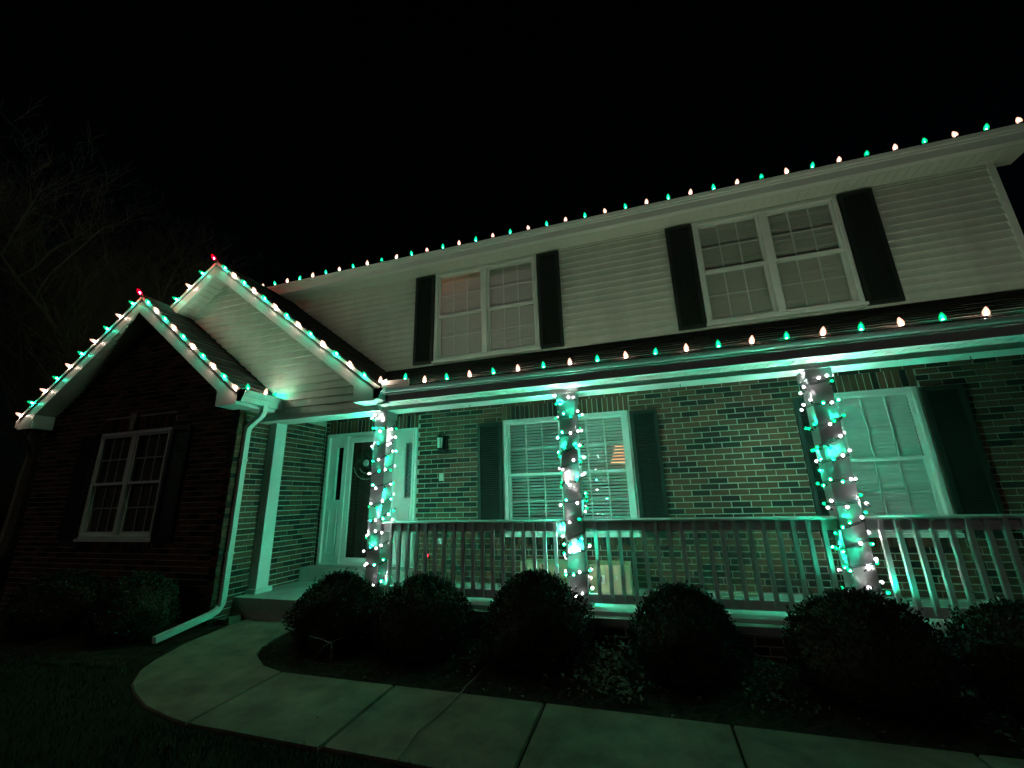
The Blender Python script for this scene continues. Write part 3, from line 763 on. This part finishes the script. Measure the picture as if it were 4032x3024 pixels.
def c9_string(label, items):
    """items: (colour, position, axis)"""
    root = empty('string_lights', items[0][1]); tag(root, label, 'string lights', 'light strings on the roof edges')
    o = Vector(items[0][1]); w = MB(); pts = []
    for k, (c_, p, ax) in enumerate(items):
        p = Vector(p); ax = Vector(ax).normalized()
        ax = (ax + Vector((rng.uniform(-.22, .22), rng.uniform(-.22, .22), rng.uniform(-.15, .15)))).normalized()
        q = ax.to_track_quat('Z', 'Y').to_euler()
        b = link('bulb', ME[c_], root, p - o - ax * .03, q); link('socket', SOCK, b)
        pb = p - o - ax * .065
        if pts:
            a = pts[-1]; mid = (a + pb) / 2 + Vector((0, 0, -.012)); pts.append(mid)
        pts.append(pb)
    w.tube(pts, .0032, 5); w.build('wire', M['wire'], root); return root
c9_string('green and warm white bulb string along the upper roof gutter', [('w' if k % 2 == 0 else 'g', (-3.526 + .2813 * k, 5.17, 3.888), (0, -.1, 1)) for k in range(-10, 29)])
low = [('w', (-2.83, 3.97, 1.375), (0, 0, 1)), ('g', (-2.53, 4.02, 1.392), (.3, -.3, 1))] + [('w' if k % 2 == 0 else 'g', (-2.322 + .283 * k, 4.095, 1.358), (0, -.1, 1)) for k in range(0, 23)]
c9_string('green and warm white bulb string along the lower porch gutter', low)
def rk1(x): return P1Z + .065 - SL * abs(x - P1X)
def rk2(x): return P2Z + .065 - SL * abs(x - P2X)
it = []
for k in range(9, -1, -1): x = -6.967 - .2218 * k; it.append(('G' if k % 2 == 0 else 'W', (x, Y1F - .025, rk1(x) + .004), (-.35, -1, .45)))
it.append(('R', (P1X, Y1F - .045, rk1(P1X) + .03), (-.1, -.6, 1)))
for k in range(10): x = -6.63 + .2185 * k; it.append(('G' if k % 2 == 0 else 'W', (x, Y1F - .025, rk1(x) + .004), (.2, -1, .45)))
for k, (c_, y) in enumerate((('g', 3.757), ('w', 4.02), ('g', 4.165))): it.append((c_, (-4.60, y, 1.425), (0, .6 if k == 2 else 0, 1)))
c9_string('green and warm white bulb string over the lower brick gable, red bulb on its peak', it)
it = []
for k in range(2, -1, -1): x = -6.16 - .233 * k; it.append(('G' if k % 2 == 0 else 'W', (x, Y2F - .030, rk2(x) + .004), (-.35, -1, .45)))
it.append(('R', (P2X - .01, Y2F - .05, rk2(P2X) + .03), (-.1, -.6, 1)))
for k in range(13): x = -5.698 + .2188 * k; it.append(('G' if k % 2 == 0 else 'W', (x, Y2F - .030, rk2(x) + .004), (.2, -1, .45)))
c9_string('green and warm white bulb string over the taller entry gable, red bulb on its peak', it)

def mini_mesh(name, shell, core):
    b = MB(); b.lathe([(.0088, .008), (.0145, .015), (.0155, .023), (.0115, .032), (.003, .037)], 8, 0)
    b.lathe([(.001, .0165), (.005, .019), (.005, .026), (.001, .029)], 6, 3)
    b.lathe([(.0046, .0098), (.0046, .0106), (.0025, .0122), (.0008, .0128)], 8, 1)
    n = 8; vs = []
    for r_, z_ in ((.0045, -.018), (.0072, -.012), (.0076, .0155), (.0066, .0158), (.0060, .0085)):
        vs += [(r_ * math.cos(2 * math.pi * j / n), r_ * math.sin(2 * math.pi * j / n), z_) for j in range(n)]
    b.add(vs, [(i * n + j, i * n + (j + 1) % n, (i + 1) * n + (j + 1) % n, (i + 1) * n + j) for i in range(4) for j in range(n)] + [tuple(range(n - 1, -1, -1)), tuple(range(4 * n, 5 * n))], 2)
    return b.mesh(name, [shell, core, M['socket'], M['glow']])
MM = {'G': mini_mesh('green_mini', M['gm_shell'], M['core_gm']), 'W': mini_mesh('white_mini', M['wm_shell'], M['core_wm'])}
def post_string(cx, label, seed, tur=11.5, z0=FL + .10, z1=1.03, n=104):
    r_ = random.Random(seed); root = empty('string_lights', (cx, (PF + PBK) / 2, z0)); tag(root, label, 'string lights', 'mini light strings wrapped round the porch posts')
    h = PW / 2 + .008
    def pt(t, dr=0):
        a = 2 * math.pi * (t * tur) + seed; c_, s_ = math.cos(a), math.sin(a); m_ = max(abs(c_), abs(s_))
        k = (h + dr) / m_ * (.97 if abs(abs(c_) - abs(s_)) < .12 else 1)
        zz = z0 + (z1 - z0) * t + .020 * math.sin(9 * t * 6.28 + seed) + .018 * math.sin(a)
        return Vector((c_ * k, s_ * k, zz - z0)), Vector((c_, s_, 0))
    w = MB(); w.tube([pt(i / 500)[0] for i in range(501)], .0034, 4)
    w.tube([pt(i / 500)[0] + Vector((0, 0, .012)) for i in range(501)], .0028, 4); w.build('wire', M['wire'], root)
    last = 'W'
    for i in range(n):
        t = (i + .5 + r_.uniform(-.3, .3)) / n; p, d_ = pt(t, r_.uniform(.002, .016)); p.z += r_.uniform(-.035, .035)
        ax = (d_ * r_.uniform(.3, .9) + Vector((r_.uniform(-.5, .5), r_.uniform(-.5, .5), r_.uniform(.25, 1.2) if d_.y < -.3 else r_.uniform(-.45, .7)))).normalized()
        if r_.random() < (.26 if i % 2 == 0 else .08): ax = (Vector((-d_.y, d_.x, 0)) * r_.choice((-1, 1)) * r_.uniform(.2, 1) - d_ * r_.uniform(.25, .6) + Vector((0, 0, r_.uniform(-1, .3)))).normalized(); p += d_ * .030
        c_ = 'G' if (i % 2 == 0) else 'W'
        if r_.random() < .18: c_ = 'W' if c_ == 'G' else 'G'
        link('bulb', MM[c_], root, p, ax.to_track_quat('Z', 'Y').to_euler())
    for k in range(2):      # spare bulbs bunched at the top of the post
        p = Vector((r_.uniform(-.13, -.06) if k < 1 else r_.uniform(.03, .12), r_.uniform(-.15, -.12), 1.045 - z0 + r_.uniform(-.06, .04)))
        link('bulb', MM['W'], root, p, (r_.uniform(-2, 2), r_.uniform(-1, 1), 0))
post_string(PX[0], 'green and white mini lights spiralled around the porch post by the front door', 1.3)
post_string(PX[1], 'green and white mini lights spiralled around the middle porch post before the twin window', 2.1)
post_string(PX[2], 'green and white mini lights spiralled around the porch post before the single window', 4.4)

# ------------------------------------------------------------------ things on the porch
box = empty('cardboard_box', (-.86, 5.22, FL)); tag(box, 'long tan cardboard box lying behind the porch railing under the twin window', 'box')
MB().prism([(-.655, 0), (.60, 0), (.60, .315), (-.655, .325)], -.17, .17).build('carton', M['card'], box)
fl_ = MB(); fl_.box(-.655, .60, -.004, .004, .325, .328); fl_.box(-.06, .02, -.172, .172, .322, .3265); fl_.build('packing_tape', mat('tape', (.36, .29, .18), .3), box)
lb = MB(); lb.prism([(.245, .12), (.325, .13), (.32, .215), (.24, .205)], -.1725, -.1705); lb.build('paper_label', M['paper'], box)
dg = MB(); dg.prism([(.279, .14), (.291, .141), (.288, .198), (.276, .197)], -.1745, -.173); dg.prism([(.276, .197), (.288, .198), (.272, .176), (.268, .184)], -.1745, -.173); dg.build('printed_digit', M['ink'], box)
MB().prism([(.44, .165), (.458, .168), (.455, .205), (.437, .2)], -.1725, -.1705).build('paper_label', M['paper'], box)
pp_ = MB(); pp_.prism([(.64, 5.16), (1.0, 5.33), (.99, 5.36), (.62, 5.20)], FL + .002, FL + .016, 'z'); pp_.prism([(.70, 5.26), (1.02, 5.28), (1.02, 5.32), (.70, 5.30)], FL + .017, FL + .030, 'z')
tag(pp_.build('wood_strip', mat('pale_wood', (.5, .46, .33), .7)), 'two pale wooden strips lying crossed on the porch floor', 'strip')
wr = empty('wreath', (-4.0, W - .03, .56)); tag(wr, 'dark green wreath with pale ribbon on the front door', 'wreath')
wl_ = MB(); r_ = random.Random(9)
for i in range(900):
    a = r_.uniform(0, 6.283); b_ = r_.uniform(0, 6.283); rr_ = .165 + .05 * math.cos(b_); c0 = Vector((rr_ * math.cos(a), -abs(.04 * math.sin(b_)) - .005, rr_ * math.sin(a)))
    d_ = Vector((r_.uniform(-1, 1), r_.uniform(-1, .1), r_.uniform(-1, 1))).normalized(); s_ = d_.orthogonal().normalized() * .005
    wl_.add([c0 - s_, c0 + s_, c0 + d_ * .035 + s_ * .4, c0 + d_ * .035 - s_ * .4], [(0, 1, 2, 3)])
wl_.build('foliage', M['wreath'], wr)
rb = MB()
for a0, a1, rr_ in ((3.3, 5.6, .222), (3.6, 5.3, .13)):
    pts = [(rr_ * math.cos(a0 + (a1 - a0) * i / 12), -.045 + .012 * (i % 2), rr_ * math.sin(a0 + (a1 - a0) * i / 12)) for i in range(13)]; rb.tube(pts, .008, 5)
rb.build('ribbon', M['ribbon'], wr)
MB().lathe([(.002, -.012), (.04, -.012), (.052, 0), (.04, .012), (.002, .012)], 14).build('round_ornament', M['ribbon'], wr).matrix_local = Matrix.Translation((.0, -.055, .02)) @ Matrix.Rotation(R(90), 4, 'X')
rl_ = empty('plug_cord', (-2.90, W - .04, -.66)); tag(rl_, 'dark cord with one glowing red bulb hanging below the wall outlet', 'cord')
MB().tube([(.125, -.01, .13), (.09, -.03, .08), (.03, -.03, .05), (.0, -.025, .01), (-.01, -.02, -.1), (.0, -.01, -.25), (.02, -.01, -.36)], .004, 5).build('cord', M['wire'], rl_)
bb = link('bulb', mini_mesh('red_mini', M['r_shell'], M['core_r']), rl_, (-.02, -.05, -.035), (1.9, 0, .3), (1.6, 1.6, 1.6))

# ---- lamps indoors that the photo shows lit
tl = empty('table_lamp', (-.28, 6.0, -.35)); tag(tl, 'lit orange table lamp inside the twin window behind the blinds', 'lamp')
M['shade'] = mat_emit('lit_lampshade', (1.0, .30, .12), 2.2)
sh = MB(); sh.lathe([(.155, .80), (.15, .82), (.075, 1.05), (.07, 1.05), (.145, .815), (.148, .80)], 20); sh.build('lamp_shade', M['shade'], tl, True)
MB().lathe([(.08, 0), (.08, .02), (.02, .05), (.035, .2), (.075, .4), (.05, .58), (.015, .66), (.012, .95)], 14).build('lamp_base', mat('glazed_ceramic', (.4, .3, .22), .15, spec=.6), tl, True)
MB().box(-.55, .25, 5.75, 6.35, FL, -.36).build('side_table', M['door'], None)
bpy.data.objects['side_table']['label'] = 'dark side table under the lit lamp behind the blinds'; bpy.data.objects['side_table']['category'] = 'table'
cl = empty('ceiling_lamp', (-2.66, 5.80, 3.655)); tag(cl, 'warm ceiling lamp glowing behind the closed upper blinds', 'lamp')
MB().lathe([(.02, -.14), (.09, -.12), (.12, -.06), (.11, -.02), (.05, 0)], 14).build('lamp_globe', mat_emit('lit_globe', (1.0, .34, .17), 130.0), cl, True)

# ------------------------------------------------------------------ planting
def shrub(x, y, rx, ry, h, seed, label, n=9000):
    r_ = random.Random(seed); root = empty('shrub', (x, y, gz(y))); tag(root, label, 'shrub', 'rounded shrubs along the front of the house')
    ph = [(r_.uniform(0, 6.28), r_.uniform(0, 6.28), r_.randint(2, 5), r_.randint(2, 4)) for _ in range(5)]
    def rad(th, v):
        return 1 + .055 * sum(math.sin(p[2] * th + p[0]) * math.sin(p[3] * v * 2.2 + p[1]) for p in ph)
    def P(th, v, k):
        # v: 0 bottom .. 1 top, squarish dome
        prof = (math.sin(math.pi * min(1, (v * .86 + .14)) ** .78)) ** .55 if v < 1 else 0
        return Vector((rx * k * rad(th, v) * prof * math.cos(th), ry * k * rad(th, v) * prof * math.sin(th), h * (v ** .9) * (.98 if k < 1 else k)))
    inner_ = MB(); nt, nv = 18, 9
    for j in range(nv + 1):
        for i in range(nt): inner_.v.append(tuple(P(2 * math.pi * i / nt, j / nv * .985, .86)))
    for j in range(nv):
        for i in range(nt): inner_.f.append([j * nt + i, j * nt + (i + 1) % nt, (j + 1) * nt + (i + 1) % nt, (j + 1) * nt + i]); inner_.m.append(0)
    inner_.f.append([nv * nt + i for i in range(nt)]); inner_.m.append(0)
    inner_.build('inner_core', M['twig'], root)  # solid unseen core that blocks the view through the leaves
    lf = MB()
    for i in range(n):
        th = r_.uniform(0, 6.283); v = 1 - r_.random() ** 1.5 if r_.random() < .5 else r_.random(); v = max(.02, min(.985, v))
        k = .84 + .20 * r_.random() ** .8
        if r_.random() < .05: k += r_.uniform(.0, .07)
        c0 = P(th, v, k); nr = Vector((math.cos(th) * (1 - v) ** .5, math.sin(th) * (1 - v) ** .5, v)).normalized()
        d_ = (nr + Vector((r_.uniform(-1, 1), r_.uniform(-1, 1), r_.uniform(-.6, 1)))).normalized(); L = r_.uniform(.016, .032)
        s_ = d_.cross(Vector((r_.uniform(-1, 1), r_.uniform(-1, 1), r_.uniform(-1, 1))))
        if s_.length < .1: continue
        s_ = s_.normalized() * L * .27
        lf.add([c0, c0 + d_ * L * .5 + s_, c0 + d_ * L, c0 + d_ * L * .5 - s_], [(0, 1, 2, 3)])
    for i in range(46):      # new shoots standing out of the clipped outline
        th = r_.uniform(0, 6.283); v = r_.uniform(.55, .97); b0 = P(th, v, .97); d_ = Vector((.5 * math.cos(th) * (1 - v), .5 * math.sin(th) * (1 - v), .6 + r_.random())).normalized(); d_ = (d_ + Vector((r_.uniform(-.4, .4), r_.uniform(-.4, .4), 0))).normalized(); L0 = r_.uniform(.03, .10)
        for q in range(7):
            c0 = b0 + d_ * L0 * q / 6; e_ = (d_ * .6 + Vector((r_.uniform(-1, 1), r_.uniform(-1, 1), r_.uniform(-.3, .6)))).normalized(); s_ = e_.cross(Vector((r_.uniform(-1, 1), r_.uniform(-1, 1), .5))).normalized() * .007
            lf.add([c0, c0 + e_ * .013 + s_, c0 + e_ * .026, c0 + e_ * .013 - s_], [(0, 1, 2, 3)])
    lf.build('foliage', M['leaf'], root)
    st = MB()
    for k in range(5):
        a = r_.uniform(0, 6.28); st.tube([(.05 * math.cos(a), .05 * math.sin(a), -.05), (.12 * math.cos(a), .12 * math.sin(a), h * .4)], .012, 5)
    st.build('stem', M['twig'], root)
shrub(-3.02, 3.80, .46, .36, .60, 1, 'round dark shrub beside the walkway curve and door post')
shrub(-2.08, 3.78, .47, .38, .60, 2, 'round dark shrub second from the entry step before the railing')
shrub(-1.00, 3.78, .45, .37, .66, 3, 'round dark shrub in front of the middle porch post')
shrub(.16, 3.80, .40, .36, .585, 4, 'round dark shrub between the middle and far lit posts')
shrub(1.30, 3.74, .46, .38, .60, 5, 'large dark shrub in front of the porch post by the single window')
shrub(2.22, 3.78, .44, .38, .55, 6, 'dark shrub cut off by the right picture edge')
shrub(-5.42, 3.50, .46, .34, .60, 7, 'dim shrub by the downspout under the brick gable')
shrub(-6.62, 3.48, .60, .36, .60, 8, 'dim wide shrub under the brick gable window')

spr = empty('leafy_plant', (1.70, 4.02, gz(4.02))); tag(spr, 'sprig of large dark leaves poking up beside the far lit post', 'plant')
st = MB(); st.tube([(0, 0, 0), (.01, 0, .2), (.0, -.02, .36), (.02, -.01, .42)], .006, 5); st.tube([(.0, -.01, .26), (.03, -.01, .32)], .004, 4); st.build('stem', M['twig'], spr)
M['bigleaf'] = mat('broad_leaf', (.05, .05, .022), .4, spec=.5)
for (p, d_, L) in (((.01, -.01, .41), (.6, -.2, -.5), .12), ((.0, -.01, .41), (-.5, -.3, -.9), .11), ((.02, -.01, .36), (.7, -.3, -.7), .11), ((-.02, -.01, .33), (-.6, -.4, -.3), .10), ((.01, -.01, .28), (.2, -.3, -1), .12)):
    p = Vector(p); d_ = Vector(d_).normalized(); s_ = d_.cross(Vector((.2, -1, .3))).normalized(); n_ = s_.cross(d_)
    lf = MB(); prof = [(0, .004), (.25, .7), (.5, 1), (.75, .75), (1, .05)]; vs = []
    for t, w_ in prof:
        c0 = p + d_ * L * t - Vector((0, 0, 1)) * .03 * t * t; vs += [c0 - s_ * w_ * L * .23, c0 + n_ * .006, c0 + s_ * w_ * L * .23]
    lf.add(vs, [(i * 3 + j, i * 3 + j + 1, i * 3 + j + 4, i * 3 + j + 3) for i in range(4) for j in range(2)]); lf.build('leaf', M['bigleaf'], spr, True)

# dry leaves in the bed, thickest between the middle shrubs
lt = MB(); r_ = random.Random(21)
def dry(x, y, s, zup=0):
    d_ = Vector((r_.uniform(-1, 1), r_.uniform(-1, 1), r_.uniform(-.25, .5))).normalized(); u_ = d_.cross(Vector((r_.uniform(-.3, .3), r_.uniform(-.3, .3), 1))).normalized() * s * .35
    c0 = Vector((x, y, gz(y) + .01 + zup)); k = Vector((0, 0, s * r_.uniform(.05, .3)))
    lt.add([c0, c0 + d_ * s * .5 + u_ + k, c0 + d_ * s, c0 + d_ * s * .5 - u_ + k, c0 + d_ * s * .5], [(0, 4, 1), (1, 4, 2), (0, 3, 4), (4, 3, 2)])
for i in range(420): dry(r_.gauss(-.40, .13), r_.uniform(3.22, 4.12), r_.uniform(.025, .055), r_.random() ** 2 * .10)
for i in range(90): dry(r_.gauss(-1.52, .10), r_.uniform(3.3, 4.1), r_.uniform(.02, .04), r_.random() ** 2 * .06)
for i in range(130): dry(r_.gauss(.72, .12), r_.uniform(3.3, 4.15), r_.uniform(.02, .045), r_.random() ** 2 * .06)
for i in range(150): dry(r_.gauss(1.85, .15), r_.uniform(3.25, 4.1), r_.uniform(.02, .045), r_.random() ** 2 * .06)
for i in range(160): dry(r_.uniform(-3.3, 3), r_.uniform(3.15, 4.1), r_.uniform(.02, .04))
tag(lt.build('leaf_litter', M['litter']), 'dry fallen leaves scattered over the mulch between the shrubs', 'leaves', None, 'stuff')
tw = MB()
for a, b, c_ in (((-2.66, 3.28, -1.30), (-2.66, 3.28, -1.12), (-2.50, 3.24, -1.06)), ((-2.66, 3.28, -1.12), (-2.72, 3.27, -1.15), (-2.79, 3.25, -1.24)), ((-2.66, 3.28, -1.12), (-2.63, 3.26, -1.16), (-2.61, 3.25, -1.23)), ((-2.66, 3.28, -1.13), (-2.76, 3.27, -1.10), (-2.88, 3.26, -1.08))):
    tw.tube([a, b, c_], [.006, .004, .002], 5)
tag(tw.build('bare_twig', mat('pale_twig', (.20, .17, .14), .8)), 'pale bare twig sticking out low between two shrubs by the walkway', 'twig')
for x, y, s in ((.02, 3.06, .05), (-2.2, 2.62, .03)):
    f_ = MB(); c0 = Vector((x, y, gz(y) + .004)); f_.add([c0, c0 + Vector((s * .5, s * .3, .008)), c0 + Vector((s, 0, .003)), c0 + Vector((s * .5, -s * .25, .010))], [(0, 3, 2, 1)])
    tag(f_.build('fallen_leaf', M['litter']), 'single dark leaf on the walkway near the bed edge' if s > .04 else 'small dark leaf in the middle of the walkway', 'leaf')
cd_ = MB(); pts = []
for x, y in ((-1.40, 4.12), (-1.34, 3.7), (-1.37, 3.40), (-1.39, 3.20), (-1.397, 3.13), (-1.41, 2.95), (-1.425, 2.82), (-1.46, 2.62), (-1.44, 2.40), (-1.42, 2.34)): pts.append((x, y, gz(y) + .010 + (.012 if y > 3.15 else 0)))
cd_.tube(pts, .0045, 6); tag(cd_.build('extension_cord', M['cord'], None, True), 'thin pale extension cord lying across the concrete walkway', 'cord')
sb = MB(); sb.prism([(-5.0, gz(4.2) - .03), (-4.67, gz(4.2) - .03), (-4.68, gz(4.2) + .055), (-4.72, gz(4.2) + .05), (-4.74, gz(4.2) + .03), (-4.86, gz(4.2) + .03)], 4.02, 4.17)
tag(sb.build('splash_block', M['concrete']), 'small pale concrete splash block beside the downspout elbow', 'block')

# lawn blades in front of the walk
gb = MB(); r_ = random.Random(4)
for i in range(26000):
    x = r_.uniform(-6.5, 3.5); y = r_.uniform(.9, 3.0)
    if WY0 - .02 < y and x > -3.3: y = WY0 - .02 - abs(y - WY0) * r_.random() * 1.4
    if x <= -3.3 and y > 2.36 + ((-3.3 - x) * .33 if x > -4.3 else .9) : continue
    L = r_.uniform(.025, .06); a = r_.uniform(0, 6.28); lx, ly = L * .5 * math.cos(a), L * .5 * math.sin(a); w_ = .0022
    px_, py_ = -math.sin(a) * w_, math.cos(a) * w_; z0 = gz(y) - .018
    gb.add([(x - px_, y - py_, z0), (x + px_, y + py_, z0), (x + lx, y + ly, z0 + L)], [(0, 1, 2)])
tag(gb.build('grass', M['grass']), 'short dark lawn grass in front of the walkway', 'grass', None, 'stuff')

# ------------------------------------------------------------------ bare tree behind the brick wing
def bare_tree(x, y, h, seed, label):
    r_ = random.Random(seed); root = empty('bare_tree', (x, y, gz(5) - .03)); tag(root, label, 'tree', 'bare trees behind the house')
    tr = MB(); br = MB()
    def grow(mb, p, d_, L, rad, depth):
        n = max(3, int(4 + L)); pts = [p]; rs = [rad]; kids = []
        for i in range(n):
            d_ = (d_ + Vector((r_.uniform(-.16, .16), r_.uniform(-.16, .16), r_.uniform(-.05, .16)))).normalized()
            p = p + d_ * L / n; pts.append(p); rs.append(rad * (1 - .62 * (i + 1) / n)); kids.append((p, d_, rs[-1]))
        mb.tube(pts, rs, 7 if depth == 0 else (5 if depth < 3 else 3), cap=False)
        if depth >= 5: return
        for i, (q, dd, rr_) in enumerate(kids):
            if depth == 0 and i < n * .3: continue
            for _ in range(1 if r_.random() < .7 or depth > 2 else 2):
                s_ = Vector((r_.uniform(-1, 1), r_.uniform(-1, 1), r_.uniform(-.1, .7))).normalized()
                grow(br, q, (dd * .55 + s_ * .75).normalized(), L * r_.uniform(.42, .66), max(.004, rr_ * .62), depth + 1)
    grow(tr, Vector((0, 0, 0)), Vector((.02, 0, 1)), h * .75, .20, 0)
    tr.build('trunk', M['bark'], root); br.build('branches', M['bark'], root)
bare_tree(-13.8, 6.6, 9.0, 3, 'tall bare tree rising dimly behind the lower brick gable')
bare_tree(-19.0, 8.2, 8.0, 8, 'farther bare tree at the left picture edge behind the brick gable')
